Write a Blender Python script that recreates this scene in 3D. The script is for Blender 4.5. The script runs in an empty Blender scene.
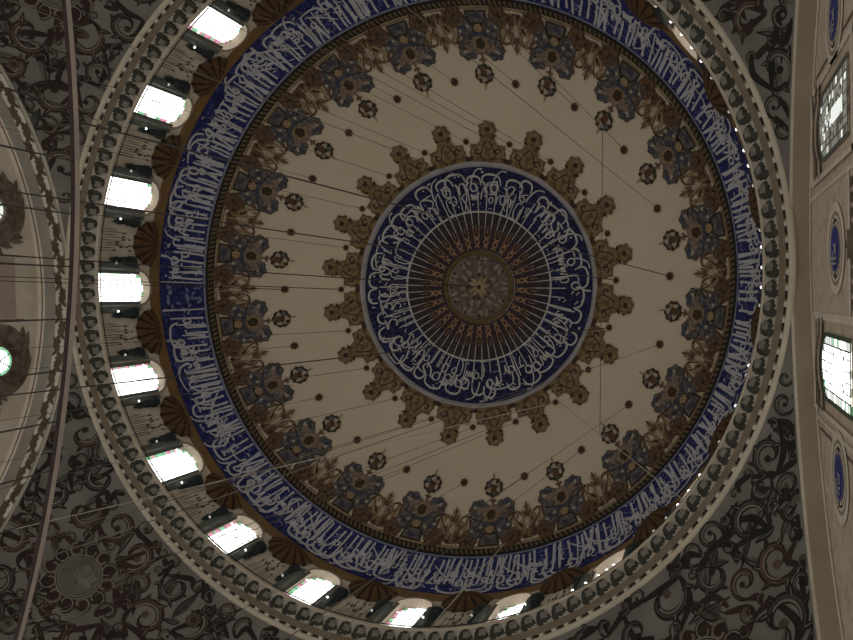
import bpy, math, random
from mathutils import Vector, Matrix
C = bpy.context.scene
COL = C.collection
PI = math.pi
R_ = math.radians
sin, cos, sqrt = math.sin, math.cos, math.sqrt
rnd = random.Random(7)

# ------------------------------------------------------------------ materials
MATS = {}
def mat(name, c1, c2=None, scale=3.0, rough=0.85, detail=4.0, metal=0.0, bump=0.0, lo=0.35, hi=0.65, c3=None, s3=30.0, spec=0.3):
    """matt paint / stone: two tones mixed by noise (wear and mottling of the paint), optional third fine fleck tone"""
    m = bpy.data.materials.new(name); m.use_nodes = True
    nt = m.node_tree; N = nt.nodes; L = nt.links
    b = N['Principled BSDF']; b.inputs['Roughness'].default_value = rough; b.inputs['Metallic'].default_value = metal
    b.inputs['Specular IOR Level'].default_value = spec
    c2 = c2 or tuple(x * 0.8 for x in c1)
    tc = N.new('ShaderNodeTexCoord')
    n = N.new('ShaderNodeTexNoise'); n.inputs['Scale'].default_value = scale; n.inputs['Detail'].default_value = detail
    L.new(tc.outputs['Object'], n.inputs['Vector'])
    r = N.new('ShaderNodeValToRGB'); r.color_ramp.elements[0].position = lo; r.color_ramp.elements[1].position = hi
    r.color_ramp.elements[0].color = (*c2, 1); r.color_ramp.elements[1].color = (*c1, 1)
    L.new(n.outputs['Fac'], r.inputs['Fac'])
    out = r.outputs['Color']
    if c3:
        n3 = N.new('ShaderNodeTexNoise'); n3.inputs['Scale'].default_value = s3; n3.inputs['Detail'].default_value = 2
        L.new(tc.outputs['Object'], n3.inputs['Vector'])
        r3 = N.new('ShaderNodeValToRGB'); r3.color_ramp.elements[0].position = 0.52; r3.color_ramp.elements[1].position = 0.62
        L.new(n3.outputs['Fac'], r3.inputs['Fac'])
        mx = N.new('ShaderNodeMix'); mx.data_type = 'RGBA'
        L.new(r3.outputs['Color'], mx.inputs[0]); L.new(out, mx.inputs[6]); mx.inputs[7].default_value = (*c3, 1)
        out = mx.outputs[2]
    L.new(out, b.inputs['Base Color'])
    if bump:
        bp = N.new('ShaderNodeBump'); bp.inputs['Strength'].default_value = bump; bp.inputs['Distance'].default_value = 0.05
        L.new(n.outputs['Fac'], bp.inputs['Height']); L.new(bp.outputs['Normal'], b.inputs['Normal'])
    MATS[name] = m
    return m
def glow(name, col, strength):
    m = bpy.data.materials.new(name); m.use_nodes = True
    nt = m.node_tree; nt.nodes.clear()
    e = nt.nodes.new('ShaderNodeEmission'); e.inputs['Color'].default_value = (*col, 1); e.inputs['Strength'].default_value = strength
    o = nt.nodes.new('ShaderNodeOutputMaterial'); nt.links.new(e.outputs[0], o.inputs[0])
    MATS[name] = m
    return m

cream   = mat('cream_plaster', (0.56, 0.47, 0.35), (0.53, 0.44, 0.325), scale=0.5, detail=6)
blue    = mat('ultramarine_field', (0.0175, 0.0235, 0.122), (0.011, 0.0135, 0.072), scale=2.2, c3=(0.045, 0.055, 0.19), s3=7.0)
blue2   = mat('roundel_blue_field', (0.0105, 0.0105, 0.047), (0.006, 0.006, 0.027), scale=3.0, c3=(0.028, 0.03, 0.10), s3=9.0)
white   = mat('chalk_white_letter', (0.52, 0.51, 0.53), (0.41, 0.4, 0.425), scale=4)
white2  = mat('roundel_grey_letter', (0.45, 0.43, 0.405), (0.36, 0.34, 0.32), scale=4)
paleblue= mat('pale_blue_line', (0.20, 0.22, 0.33), (0.16, 0.17, 0.27))
greyst  = mat('grey_ring_paint', (0.33, 0.31, 0.31), (0.26, 0.245, 0.25), scale=1.5)
gold    = mat('rope_gold', (0.135, 0.095, 0.048), (0.09, 0.064, 0.033), scale=8)
black   = mat('rope_black', (0.022, 0.017, 0.012), (0.012, 0.009, 0.007), scale=8)
ochre   = mat('ochre_crown', (0.19, 0.125, 0.053), (0.085, 0.055, 0.024), scale=5.5, detail=6, lo=0.38, hi=0.6)
ochre2  = mat('ochre_crown_light', (0.25, 0.18, 0.10), (0.12, 0.085, 0.045), scale=7, detail=6)
dkbrown = mat('dark_brown_paint', (0.055, 0.03, 0.017), (0.028, 0.016, 0.01), scale=6)
maroon  = mat('maroon_field', (0.046, 0.028, 0.024), (0.022, 0.017, 0.026), scale=3.5)
orange  = mat('orange_brown_line', (0.27, 0.155, 0.09), (0.18, 0.105, 0.06), scale=6)
goldring= mat('gilt_ring', (0.13, 0.085, 0.035), (0.085, 0.055, 0.022), scale=5)
taupeC  = mat('boss_taupe', (0.15, 0.12, 0.095), (0.075, 0.06, 0.048), scale=6)
pearl   = mat('boss_pearl', (0.25, 0.22, 0.175), (0.15, 0.13, 0.1), scale=6)
yel     = mat('boss_straw', (0.34, 0.26, 0.13), (0.22, 0.16, 0.08), scale=6)
fl_blue = mat('bloom_slate_blue', (0.135, 0.122, 0.12), (0.06, 0.052, 0.052), scale=7, detail=6, lo=0.38, hi=0.62)
fl_deep = mat('leaf_deep_blue', (0.06, 0.064, 0.088), (0.036, 0.039, 0.055), scale=7)
fl_pink = mat('bloom_dusty_pink', (0.22, 0.165, 0.13), (0.11, 0.08, 0.065), scale=8, detail=6)
fl_brown= mat('leaf_umber', (0.155, 0.085, 0.045), (0.07, 0.04, 0.024), scale=8, detail=6)
fl_tan  = mat('leaf_tan', (0.30, 0.21, 0.115), (0.18, 0.115, 0.06), scale=8, detail=6)
fl_pale = mat('petal_pale', (0.42, 0.355, 0.27), (0.3, 0.25, 0.19), scale=8)
fl_core = mat('flower_heart', (0.05, 0.035, 0.018), (0.028, 0.02, 0.012), scale=8)
rust    = mat('rosette_rust', (0.13, 0.06, 0.026), (0.075, 0.034, 0.016), scale=9)
stone   = mat('pier_stone', (0.6, 0.53, 0.42), (0.5, 0.435, 0.34), scale=2.0)
streak  = mat('pier_streak_brown', (0.13, 0.09, 0.055), (0.085, 0.06, 0.04), scale=6)
teal    = mat('colonnette_teal', (0.17, 0.19, 0.165), (0.12, 0.14, 0.125), scale=2.5, rough=0.5)
dkteal  = mat('capital_dark_teal', (0.028, 0.042, 0.045), (0.018, 0.027, 0.03), scale=4, rough=0.5)
shellb  = mat('corbel_umber', (0.115, 0.06, 0.026), (0.075, 0.039, 0.017), scale=4)
shelld  = mat('corbel_dark', (0.034, 0.018, 0.010), (0.022, 0.012, 0.007), scale=4)
brownb  = mat('brown_band_paint', (0.21, 0.125, 0.05), (0.16, 0.093, 0.037), scale=2)
reveal  = mat('window_reveal', (0.38, 0.315, 0.245), (0.32, 0.265, 0.205), scale=2)
lattice = mat('window_lattice', (0.16, 0.15, 0.13), (0.12, 0.11, 0.1), scale=4)
lipm    = mat('cornice_lip', (0.55, 0.48, 0.38), (0.46, 0.4, 0.31), scale=2.0)
eggm    = mat('frieze_ground', (0.42, 0.375, 0.31), (0.34, 0.3, 0.25), scale=3)
eggd    = mat('frieze_leaf_green_and_shade', (0.058, 0.06, 0.048), (0.032, 0.033, 0.027), scale=6)
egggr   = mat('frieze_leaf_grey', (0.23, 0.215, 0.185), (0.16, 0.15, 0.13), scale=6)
fascia  = mat('cornice_fascia', (0.21, 0.168, 0.118), (0.175, 0.138, 0.096), scale=2)
beadd   = mat('bead_dark', (0.035, 0.032, 0.026), (0.02, 0.018, 0.015), scale=6)
torus   = mat('cornice_torus', (0.62, 0.55, 0.44), (0.52, 0.455, 0.36), scale=1.6)
pend    = mat('pendentive_ground', (0.2, 0.19, 0.168), (0.145, 0.138, 0.122), scale=1.1, detail=6)
pgreen  = mat('pendentive_sage', (0.125, 0.128, 0.105), (0.085, 0.088, 0.073), scale=3)
sc_dark = mat('scroll_dark', (0.026, 0.020, 0.016), (0.016, 0.014, 0.012), scale=3)
sc_brn  = mat('scroll_maroon', (0.045, 0.026, 0.02), (0.027, 0.016, 0.013), scale=3)
sc_lite = mat('scroll_highlight', (0.215, 0.195, 0.165), (0.155, 0.14, 0.118), scale=4)
sc_mid  = mat('scroll_grey_green', (0.075, 0.074, 0.06), (0.048, 0.048, 0.04), scale=4)
sc_rose = mat('scroll_rose', (0.115, 0.078, 0.06), (0.075, 0.05, 0.038), scale=6)
pinkw   = mat('rose_beige_wall', (0.66, 0.545, 0.435), (0.58, 0.475, 0.375), scale=0.9, detail=7, c3=(0.52, 0.42, 0.33), s3=3.0)
wline   = mat('wall_light_line', (0.78, 0.71, 0.6), (0.68, 0.61, 0.51), scale=2)
soff    = mat('arch_taupe', (0.36, 0.3, 0.215), (0.31, 0.255, 0.18), scale=1.2, detail=6)
soffl   = mat('arch_edge_light', (0.62, 0.56, 0.455), (0.54, 0.48, 0.385), scale=1.6)
greyg   = mat('arch_grey_band', (0.36, 0.33, 0.285), (0.29, 0.265, 0.23), scale=1.0, detail=6)
sage    = mat('arch_sage_line', (0.38, 0.38, 0.31), (0.31, 0.31, 0.25), scale=1.5)
frz     = mat('arch_frieze_ground', (0.78, 0.71, 0.6), (0.66, 0.59, 0.49), scale=1.5)
frb     = mat('arch_frieze_brown', (0.15, 0.11, 0.075), (0.09, 0.065, 0.045), scale=3)
redl    = mat('arch_red_line', (0.26, 0.165, 0.11), (0.2, 0.12, 0.08), scale=3)
tymp    = mat('tympanum_plaster', (0.66, 0.59, 0.485), (0.56, 0.49, 0.395), scale=1.0)
tympb   = mat('tympanum_panel', (0.46, 0.385, 0.31), (0.38, 0.31, 0.245), scale=0.8)
wreath  = mat('wreath_umber', (0.22, 0.175, 0.14), (0.11, 0.085, 0.066), scale=3, detail=6)
carv    = mat('carved_umber', (0.2, 0.155, 0.115), (0.12, 0.093, 0.068), scale=6)
medblue = mat('medallion_blue', (0.055, 0.07, 0.28), (0.035, 0.045, 0.2), scale=4)
irond   = mat('iron_dark_red', (0.035, 0.015, 0.013), (0.025, 0.012, 0.01), scale=8, rough=0.6)
irontp  = mat('iron_taupe_face', (0.27, 0.21, 0.17), (0.21, 0.165, 0.135), scale=5, rough=0.6)
wire    = mat('wire_dark', (0.035, 0.03, 0.025), (0.025, 0.021, 0.018), scale=5, rough=0.6)
wirethin= mat('wire_grey', (0.13, 0.11, 0.085), (0.1, 0.085, 0.066), scale=5, rough=0.6)
wirelt  = mat('wire_pale', (0.42, 0.38, 0.32), (0.36, 0.325, 0.275), scale=5, rough=0.6)
greenfr = mat('window_green_frame', (0.10, 0.145, 0.095), (0.07, 0.1, 0.07), scale=5)
bluegf  = mat('window_grey_frame', (0.17, 0.17, 0.15), (0.13, 0.13, 0.115), scale=5)
oilglass= mat('lamp_glass', (0.5, 0.5, 0.47), (0.45, 0.45, 0.42), scale=5, rough=0.15)
W_HOT   = glow('daylight_glass', (1.0, 0.985, 0.95), 3.2)
W_GRN   = glow('daylight_glass_green', (0.42, 0.95, 0.55), 0.75)
W_PNK   = glow('daylight_glass_pink', (1.0, 0.42, 0.55), 0.85)
W_SIDE  = glow('daylight_glass_cool', (0.95, 1.0, 0.93), 0.9)
W_GRY   = glow('daylight_glass_dim', (0.80, 0.76, 0.64), 0.27)
W_GRY2  = glow('daylight_glass_dull', (0.62, 0.56, 0.46), 0.15)
B_LIT   = glow('bulb_light', (1.0, 0.97, 0.92), 2.2)
B_DIM   = glow('bulb_faint_light', (1.0, 0.95, 0.88), 0.5)

# ------------------------------------------------------------------ mesh builder
class MB:
    def __init__(s): s.v = []; s.f = []; s.m = []; s.mats = []
    def mi(s, m):
        if m not in s.mats: s.mats.append(m)
        return s.mats.index(m)
    def add(s, vs, fs, m):
        o = len(s.v); s.v += [tuple(p) for p in vs]
        k = s.mi(m)
        for f in fs: s.f.append(tuple(o + i for i in f)); s.m.append(k)
    def grid(s, fn, us, vs, m, closed=False):
        """surface fn(u,v); m is a material or a function (i,j) -> material"""
        o = len(s.v); nu = len(us); nv = len(vs)
        for u in us:
            for v in vs: s.v.append(tuple(fn(u, v)))
        for i in range(nu if closed else nu - 1):
            for j in range(nv - 1):
                a = o + i * nv + j; b = o + ((i + 1) % nu) * nv + j
                s.f.append((a, b, b + 1, a + 1)); s.m.append(s.mi(m(i, j) if callable(m) else m))
    def fan(s, pts2, mp, m, centre=None):
        n = len(pts2)
        cx = sum(p[0] for p in pts2) / n; cy = sum(p[1] for p in pts2) / n
        if centre: cx, cy = centre
        s.add([mp(cx, cy)] + [mp(*p) for p in pts2], [(0, i + 1, (i + 1) % n + 1) for i in range(n)], m)
    def ring2(s, cx, cy, r0x, r0y, r1x, r1y, mp, m, n=28):
        A = [2 * PI * i / n for i in range(n)]
        s.add([mp(cx + r0x * cos(a), cy + r0y * sin(a)) for a in A] + [mp(cx + r1x * cos(a), cy + r1y * sin(a)) for a in A],
              [(i, (i + 1) % n, n + (i + 1) % n, n + i) for i in range(n)], m)
    def strip(s, pts, w, mp, m):
        """flat brush stroke along 2-D points; w a number or list of half widths"""
        n = len(pts)
        if n < 2: return
        Lf = []; Rt = []
        for i in range(n):
            a = pts[max(0, i - 1)]; b = pts[min(n - 1, i + 1)]
            dx = b[0] - a[0]; dy = b[1] - a[1]; l = math.hypot(dx, dy) or 1e-6
            ww = w[i] if isinstance(w, (list, tuple)) else w
            nx = -dy / l * ww; ny = dx / l * ww
            Lf.append((pts[i][0] + nx, pts[i][1] + ny)); Rt.append((pts[i][0] - nx, pts[i][1] - ny))
        s.add([mp(*p) for p in Lf] + [mp(*p) for p in Rt], [(i, i + 1, n + i + 1, n + i) for i in range(n - 1)], m)
    def tube(s, pts, r, m, n=6):
        pts = [Vector(p) for p in pts]; o = len(s.v); k = s.mi(m); N = len(pts)
        for i, p in enumerate(pts):
            d = (pts[min(N - 1, i + 1)] - pts[max(0, i - 1)]).normalized()
            a = Vector((0, 0, 1)) if abs(d.z) < 0.9 else Vector((1, 0, 0))
            x = d.cross(a).normalized(); y = d.cross(x)
            rr = r[i] if isinstance(r, (list, tuple)) else r
            for q in range(n):
                t = 2 * PI * q / n; s.v.append(tuple(p + x * (rr * cos(t)) + y * (rr * sin(t))))
        for i in range(N - 1):
            for q in range(n):
                a = o + i * n + q; b = o + i * n + (q + 1) % n
                s.f.append((a, b, b + n, a + n)); s.m.append(k)
        s.f.append(tuple(o + q for q in range(n))); s.m.append(k)
        s.f.append(tuple(o + (N - 1) * n + q for q in range(n))); s.m.append(k)
    def ball(s, c, r, m, nu=10, nv=6, sc=(1, 1, 1)):
        o = len(s.v); k = s.mi(m)
        for j in range(nv + 1):
            ph = PI * j / nv
            for i in range(nu):
                t = 2 * PI * i / nu
                s.v.append((c[0] + r * sc[0] * sin(ph) * cos(t), c[1] + r * sc[1] * sin(ph) * sin(t), c[2] + r * sc[2] * cos(ph)))
        for j in range(nv):
            for i in range(nu):
                a = o + j * nu + i; b = o + j * nu + (i + 1) % nu
                s.f.append((a, b, b + nu, a + nu)); s.m.append(k)
    def build(s, name, parent=None, smooth=False, **props):
        me = bpy.data.meshes.new(name)
        me.from_pydata(s.v, [], s.f)
        for m in s.mats: me.materials.append(m)
        me.polygons.foreach_set('material_index', s.m)
        if smooth: me.polygons.foreach_set('use_smooth', [True] * len(s.f))
        me.update()
        o = bpy.data.objects.new(name, me); COL.objects.link(o)
        if parent: o.parent = parent
        for k, v in props.items(): o[k] = v
        return o
def empty(name, loc=(0, 0, 0), **props):
    o = bpy.data.objects.new(name, None); COL.objects.link(o); o.location = loc
    for k, v in props.items(): o[k] = v
    return o
def copy_tree(o, parent=None):
    c = o.copy(); COL.objects.link(c)
    if parent: c.parent = parent
    for ch in list(o.children): copy_tree(ch, c)
    return c
def lin(a, b, n): return [a + (b - a) * i / (n - 1) for i in range(n)]
def lobed(cx, cy, rx, ry, nl=0, amp=0.0, ph=0.0, n=24):
    return [(cx + rx * (1 + amp * cos(nl * (2 * PI * i / n) + ph)) * cos(2 * PI * i / n),
             cy + ry * (1 + amp * cos(nl * (2 * PI * i / n) + ph)) * sin(2 * PI * i / n)) for i in range(n)]
def leaf(x, y, ang, l, w, n=7):
    """leaf outline starting at x,y pointing along ang"""
    a = []; b = []
    for i in range(n):
        t = i / (n - 1); ww = w * sin(PI * t ** 0.75) * (1 - 0.25 * t)
        px = x + l * t * cos(ang); py = y + l * t * sin(ang)
        a.append((px - ww * sin(ang), py + ww * cos(ang))); b.append((px + ww * sin(ang), py - ww * cos(ang)))
    return a + b[::-1][1:-1]
def smooth_path(P, k=5):
    if len(P) < 3: return [(P[0][0] + (P[1][0] - P[0][0]) * i / k, P[0][1] + (P[1][1] - P[0][1]) * i / k) for i in range(k + 1)]
    out = []
    for i in range(len(P) - 1):
        p0 = P[max(0, i - 1)]; p1 = P[i]; p2 = P[i + 1]; p3 = P[min(len(P) - 1, i + 2)]
        for j in range(k):
            t = j / k
            out.append(tuple(0.5 * (2 * p1[d] + (p2[d] - p0[d]) * t + (2 * p0[d] - 5 * p1[d] + 4 * p2[d] - p3[d]) * t * t
                             + (3 * p1[d] - p0[d] - 3 * p2[d] + p3[d]) * t ** 3) for d in (0, 1)))
    out.append(tuple(P[-1]))
    return out

# ------------------------------------------------------------------ the dome (axis = world z, heights above eye level)
ZC, DA, DB = 21.35, 10.436, 8.258
def lean(r):
    # the crown of the old dome has settled a little off its axis
    k2 = max(0.0, 1 - (r / DA) ** 2)
    return 0.03 * k2, 0.20 * k2
def dome(r, th, off=0.0):
    """point on the dome's inner face at horizontal radius r and azimuth th (deg); off = distance towards the room"""
    t = R_(th); k = sqrt(max(0.0, 1 - (r / DA) ** 2))
    nr = r / DA ** 2; nz = DB * k / DB ** 2; l = math.hypot(nr, nz)
    rr = r - off * nr / l; z = ZC + DB * k - off * nz / l
    sx, sy = lean(r)
    return (rr * cos(t) + sx, rr * sin(t) + sy, z)
R_C, R_B, R_ROPE, R_A, R_A2, R_M, R_G, R_G2 = 10.33, 9.69, 9.50, 5.02, 4.76, 3.06, 1.53, 1.30
# arc length table r <-> s (s = 0 at R_C, growing towards the apex)
_tab = []; _s = 0; _p = None
for i in range(1001):
    r = R_C * (1 - i / 1000); q = dome(r, 0)
    if _p: _s += math.hypot(q[0] - _p[0], q[2] - _p[2])
    _tab.append((_s, r)); _p = q
def r_at(s):
    lo, hi = 0, 1000
    if s <= 0: return R_C
    while hi - lo > 1:
        mid = (lo + hi) // 2
        if _tab[mid][0] < s: lo = mid
        else: hi = mid
    a, b = _tab[lo], _tab[hi]
    return a[1] + (b[1] - a[1]) * (s - a[0]) / max(1e-9, b[0] - a[0])
def s_at(r):
    return min(_tab, key=lambda t: abs(t[1] - r))[0]

TH = lin(0, 360, 181)[:-1]
ceil = MB()
ceil.grid(lambda t, r: dome(r, t), TH, [R_B + 0.02, 9.3, 9, 8.6, 8.2, 7.6, 7, 6.4, 5.8, R_A - 0.02], cream, closed=True)
ceiling = ceil.build('ceiling', smooth=True, kind='structure', label='cream plastered inside of the great dome')

# --- inscription band, with its border lines
# stroke alphabet: x grows in writing direction (right to left), y up, 1 = height of an upright
def _o(cx, cy, r, a0=0, a1=360, n=9, ry=None):
    return [(cx + r * cos(R_(a0 + (a1 - a0) * i / (n - 1))), cy + (ry or r) * sin(R_(a0 + (a1 - a0) * i / (n - 1)))) for i in range(n)]
BOWL = [(0.0, .22), (.02, -.02), (.16, -.26), (.40, -.30), (.62, -.12), (.66, .20)]
G = {  # letter: (medial strokes, medial advance, final strokes, final advance, dots[(x,y)])
 'A': ([[(.06, 1.0), (.10, .5), (.08, .0)]], .20, None, .20, []),
 'l': ([[(.08, 1.0), (.11, .5), (.12, .08), (.20, .0), (.34, .0)]], .34, [[(.08, 1.0), (.12, .4), (.14, -.05), (.26, -.27), (.48, -.27), (.62, -.05)]], .70, []),
 'b': ([[(.0, .0), (.06, .05), (.10, .30), (.14, .05), (.26, .0)]], .26, [[(.0, .26), (.06, .02), (.3, -.06), (.7, -.05), (.92, .03), (.95, .24)]], 1.0, [(.13, -.2)]),
 't': ([[(.0, .0), (.06, .05), (.10, .30), (.14, .05), (.26, .0)]], .26, [[(.0, .26), (.06, .02), (.3, -.06), (.7, -.05), (.92, .03), (.95, .24)]], 1.0, [(.06, .46), (.18, .46)]),
 'n': ([[(.0, .0), (.06, .05), (.10, .30), (.14, .05), (.26, .0)]], .26, [BOWL], .74, [(.14, .45)]),
 'y': ([[(.0, .0), (.06, .05), (.10, .30), (.14, .05), (.26, .0)]], .26, [[(.0, .12), (.12, .24), (.22, .12), (.10, -.08), (.14, -.30), (.42, -.36), (.70, -.22), (.82, .02)]], .86, [(.08, -.2), (.2, -.2)]),
 'Y': ([[(.0, .0), (.06, .05), (.10, .30), (.14, .05), (.26, .0)]], .26, [[(.0, .12), (.12, .24), (.22, .12), (.10, -.12), (-.25, -.24), (-.7, -.2), (-1.0, -.12)]], .30, []),
 'm': ([_o(.12, .08, .12, -90, 270), [(.12, -.03), (.30, .0)]], .30, [_o(.12, .08, .12, -90, 270), [(.14, -.04), (.26, -.2), (.26, -.55)]], .34, []),
 'h': ([_o(.14, .12, .13, -90, 270, ry=.16), _o(.20, .02, .09, 0, 360), [(.2, .0), (.36, .0)]], .36, [_o(.14, .12, .13, -60, 300, ry=.16), [(.0, .0), (.14, -.03)]], .34, []),
 'H': ([[(.02, .26), (.16, .32), (.30, .20), (.16, .06), (.0, .0)], [(.0, .0), (.36, .0)]], .36, [[(.02, .26), (.2, .3), (.3, .2)], [(.24, .26), (.06, .0), (.04, -.24), (.24, -.42), (.55, -.36)]], .60, []),
 'E': ([[(.0, .0), (.08, .2), (.22, .26), (.24, .14), (.10, .1), (.3, .0)]], .30, [[(.2, .26), (.06, .2), (.14, .08), (.02, -.1), (.08, -.34), (.3, -.44), (.58, -.32)]], .60, []),
 's': ([[(.0, .0), (.05, .22), (.1, .03), (.17, .22), (.22, .03), (.3, .24), (.36, .02), (.46, .0)]], .46, [[(.0, .22), (.05, .03), (.12, .2), (.17, .02), (.24, .2)], [(.24 + x, y) for x, y in BOWL]], .95, []),
 'S': ([[(.0, .0), (.12, .2), (.34, .26), (.40, .12), (.2, .0), (.5, .0)]], .50, [[(.0, .0), (.12, .2), (.34, .26), (.4, .1), (.1, .0)], [(.4 + x, y) for x, y in BOWL]], 1.1, []),
 'T': ([[(.0, .0), (.12, .2), (.34, .26), (.40, .12), (.2, .0), (.5, .0)], [(.10, .95), (.12, .2)]], .50, None, .50, []),
 'k': ([[(-.05, .92), (.30, .72), (.12, .40), (.16, .05), (.36, .0)]], .38, [[(.04, .95), (.06, .1), (.2, -.04), (.6, -.05), (.8, .12)], [(.5, .4), (.38, .28), (.52, .18)]], .85, []),
 'f': ([_o(.12, .20, .10, -90, 270), [(.0, .0), (.3, .0)]], .30, [_o(.1, .22, .1, -90, 270), [(.02, .14), (.08, .0), (.4, -.06), (.8, -.02), (.9, .2)]], .95, [(.12, .5)]),
 'q': ([_o(.12, .20, .10, -90, 270), [(.0, .0), (.3, .0)]], .30, [_o(.1, .22, .1, -90, 270), BOWL], .74, [(.06, .5), (.18, .5)]),
 'w': (None, .34, [_o(.12, .14, .11, -60, 300), [(.04, .08), (.10, -.12), (.0 + .28, -.34), (.45, -.36)]], .40, []),
 'r': (None, .30, [[(.02, .2), (.06, .0), (.2, -.24), (.42, -.32)]], .34, []),
 'z': (None, .30, [[(.02, .2), (.06, .0), (.2, -.24), (.42, -.32)]], .34, [(.06, .4)]),
 'd': (None, .34, [[(.04, .36), (.16, .2), (.18, .02), (.02, .0), (.34, .0)]], .36, []),
 'L': (None, .44, [[(.02, 1.0), (.2, .4), (.36, .02), (.2, .0), (.1, .12)], [(.42, 1.0), (.26, .4), (.06, .06)]], .50, []),
 'j': ([[(.02, .26), (.16, .32), (.30, .20), (.16, .06), (.0, .0)], [(.0, .0), (.36, .0)]], .36, [[(.02, .26), (.2, .3), (.3, .2)], [(.24, .26), (.06, .0), (.04, -.24), (.24, -.42), (.55, -.36)]], .60, [(.22, -.2)]),
 'x': ([[(.02, .26), (.16, .32), (.30, .20), (.16, .06), (.0, .0)], [(.0, .0), (.36, .0)]], .36, [[(.02, .26), (.2, .3), (.3, .2)], [(.24, .26), (.06, .0), (.04, -.24), (.24, -.42), (.55, -.36)]], .60, [(.18, .5)]),
 'D': (None, .34, [[(.04, .36), (.16, .2), (.18, .02), (.02, .0), (.34, .0)]], .36, [(.14, .5)]),
}
for _k in ('A', 'T'): G[_k] = (G[_k][0], G[_k][1], G[_k][0], G[_k][3], G[_k][4])
for _k in ('w', 'r', 'z', 'd', 'L', 'D'): G[_k] = (G[_k][2], G[_k][3], G[_k][2], G[_k][3], G[_k][4])
NOJOIN = set('AwrzdLD')
def word_strokes(w):
    out = []; dots = []; x = 0.0
    for i, ch in enumerate(w):
        last = i == len(w) - 1
        ms, ma, fs, fa, dd = G[ch]
        st, ad = (fs, fa) if last else (ms, ma)
        for s in st: out.append([(x + p[0], p[1]) for p in s])
        for d in dd: dots.append((x + d[0], d[1]))
        x += ad + (0.06 if ch in NOJOIN else 0)
    return out, dots, x
VERSE = ("bsm Allh AlrHmn AlrHym Allh LAlh ALhw AlHY Alqywm LtAxDh snh wLnwm lh mA fY AlsmwAt wmA fY ALrD mn DA AlDY ysfE Endh ALbADnh "
         "yElm mA byn Aydyhm wmA xlfhm wLyHyTwn bsy mn Elmh ALbmA sA wsE krsyh AlsmwAt wALrD wLywdh HfThmA whw AlElY AlETym").split()
LIGHT = ("Allh nwr AlsmwAt wALrD mtl nwrh kmskwh fyhA mSbAH AlmSbAH fY zjAjh AlzjAjh kAnhA kwkb drY ywqd mn sjrh mbArkh zytwnh "
         "LsrqYh wLErbyh ykAd zythA ySY wlwlm tmssh nAr nwr ElY nwr yhdY Allh lnwrh mn ysA").split()
def pen(pts, w):
    out = []
    for i in range(len(pts)):
        a = pts[max(0, i - 1)]; b = pts[min(len(pts) - 1, i + 1)]
        t = math.atan2(b[1] - a[1], b[0] - a[0])
        k = 0.55 + 0.45 * abs(sin(t + 0.6))
        if i == 0: k *= 1.15
        if i == len(pts) - 1: k *= 0.45
        out.append(w * k)
    return out
band = MB()
SB = s_at(R_B)                       # band height along the dome
band.grid(lambda t, s: dome(r_at(s), t), TH, lin(0, SB, 9), blue, closed=True)
def bmap(off):
    return lambda u, v: dome(r_at(v), u / 10.0 * 180 / PI, off)
LEN = 2 * PI * 10.0
U0 = PI * 10.0 - 0.02 * 10            # blank cartouche sits at azimuth 180
def put(bm, strokes, dots, u0, v0, sc, w, mp, m, stretch=1.0, maxv=1e9, lift=1.0, minv=.07):
    for st in strokes:
        P = smooth_path(st, 4)
        P = [(u0 + p[0] * sc * stretch, max(minv, min(maxv, v0 + (p[1] if p[1] < .45 else .45 + (p[1] - .45) * lift) * sc))) for p in P]
        bm.strip(P, pen(P, w), mp, m)
    for d in dots:
        x = u0 + d[0] * sc * stretch; y = v0 + d[1] * sc; q = w * 1.15
        bm.fan([(x + q, y), (x, y + q), (x - q, y), (x, y - q)], mp, m)
m1 = bmap(0.015); m2 = bmap(0.022)
upos = U0 + 0.75; lpos = U0 + 0.55
uend = U0 + LEN - 0.75
words = VERSE + VERSE
wi = 0
while True:
    w = words[wi % len(words)]; wi += 1
    st, dt, ad = word_strokes(w)
    low = lpos <= upos
    if low:
        sc = 1.36; sx = 0.62
        if lpos + ad * sc * sx > uend: break
        put(band, st, dt, lpos, 0.56, sc, 0.046, m1, white, sx, SB - 0.1, 1.0)
        lpos += ad * sc * sx + 0.05
    else:
        sc = 1.0; sx = 0.70
        if upos + ad * sc * sx > uend: break
        put(band, st, dt, upos, 0.98, sc, 0.042, m2, white, sx, SB - 0.1, 1.0)
        upos += ad * sc * sx + 0.16
# small vowel marks and hairline foliage between the letters
u = U0 + .6
while u < U0 + LEN - .75:                # tall uprights crowding the upper half of the band
    tl = rnd.uniform(-.10, .10); v0 = rnd.uniform(.35, .8)
    band.strip([(u, v0), (u + tl * .5, (v0 + SB) / 2), (u + tl, SB - rnd.uniform(.12, .3)), (u + tl + .03, SB - .10 - rnd.uniform(0, .2))], [.022, .034, .042, .03], m1, white)
    if rnd.random() < .16:
        h = rnd.uniform(.7, 1.3); band.strip(smooth_path([(u - .1, h - .35), (u + .35, h), (u + .8, h + .45)], 4), [.02, .034, .036, .036, .034, .03, .026, .02, .014], m2, white)
    if rnd.random() < .34:               # long bowls sweeping along the outer edge
        wd = rnd.uniform(.5, 1.0); h = rnd.uniform(.08, .3)
        band.strip(smooth_path([(u, h + .38), (u + .04, h + .1), (u + wd * .4, h), (u + wd * .85, h + .1), (u + wd, h + .42)], 5), [.02 + .032 * sin(PI * t) for t in lin(.1, .95, 21)], m2, white)
    u += rnd.choice((.2, .24, .24, .3, .42))
for i in range(260):
    u = U0 + 0.5 + (LEN - 1.1) * rnd.random(); v = rnd.uniform(0.14, 1.95); a = rnd.choice((0.5, 0.6, 2.4)); l = rnd.uniform(.08, .16)
    band.strip([(u - l * .7 * cos(a), v - l * .7 * sin(a)), (u, v), (u + l * .7 * cos(a), v + l * .7 * sin(a))], [0.02, 0.025, 0.012], m1, white)
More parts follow.
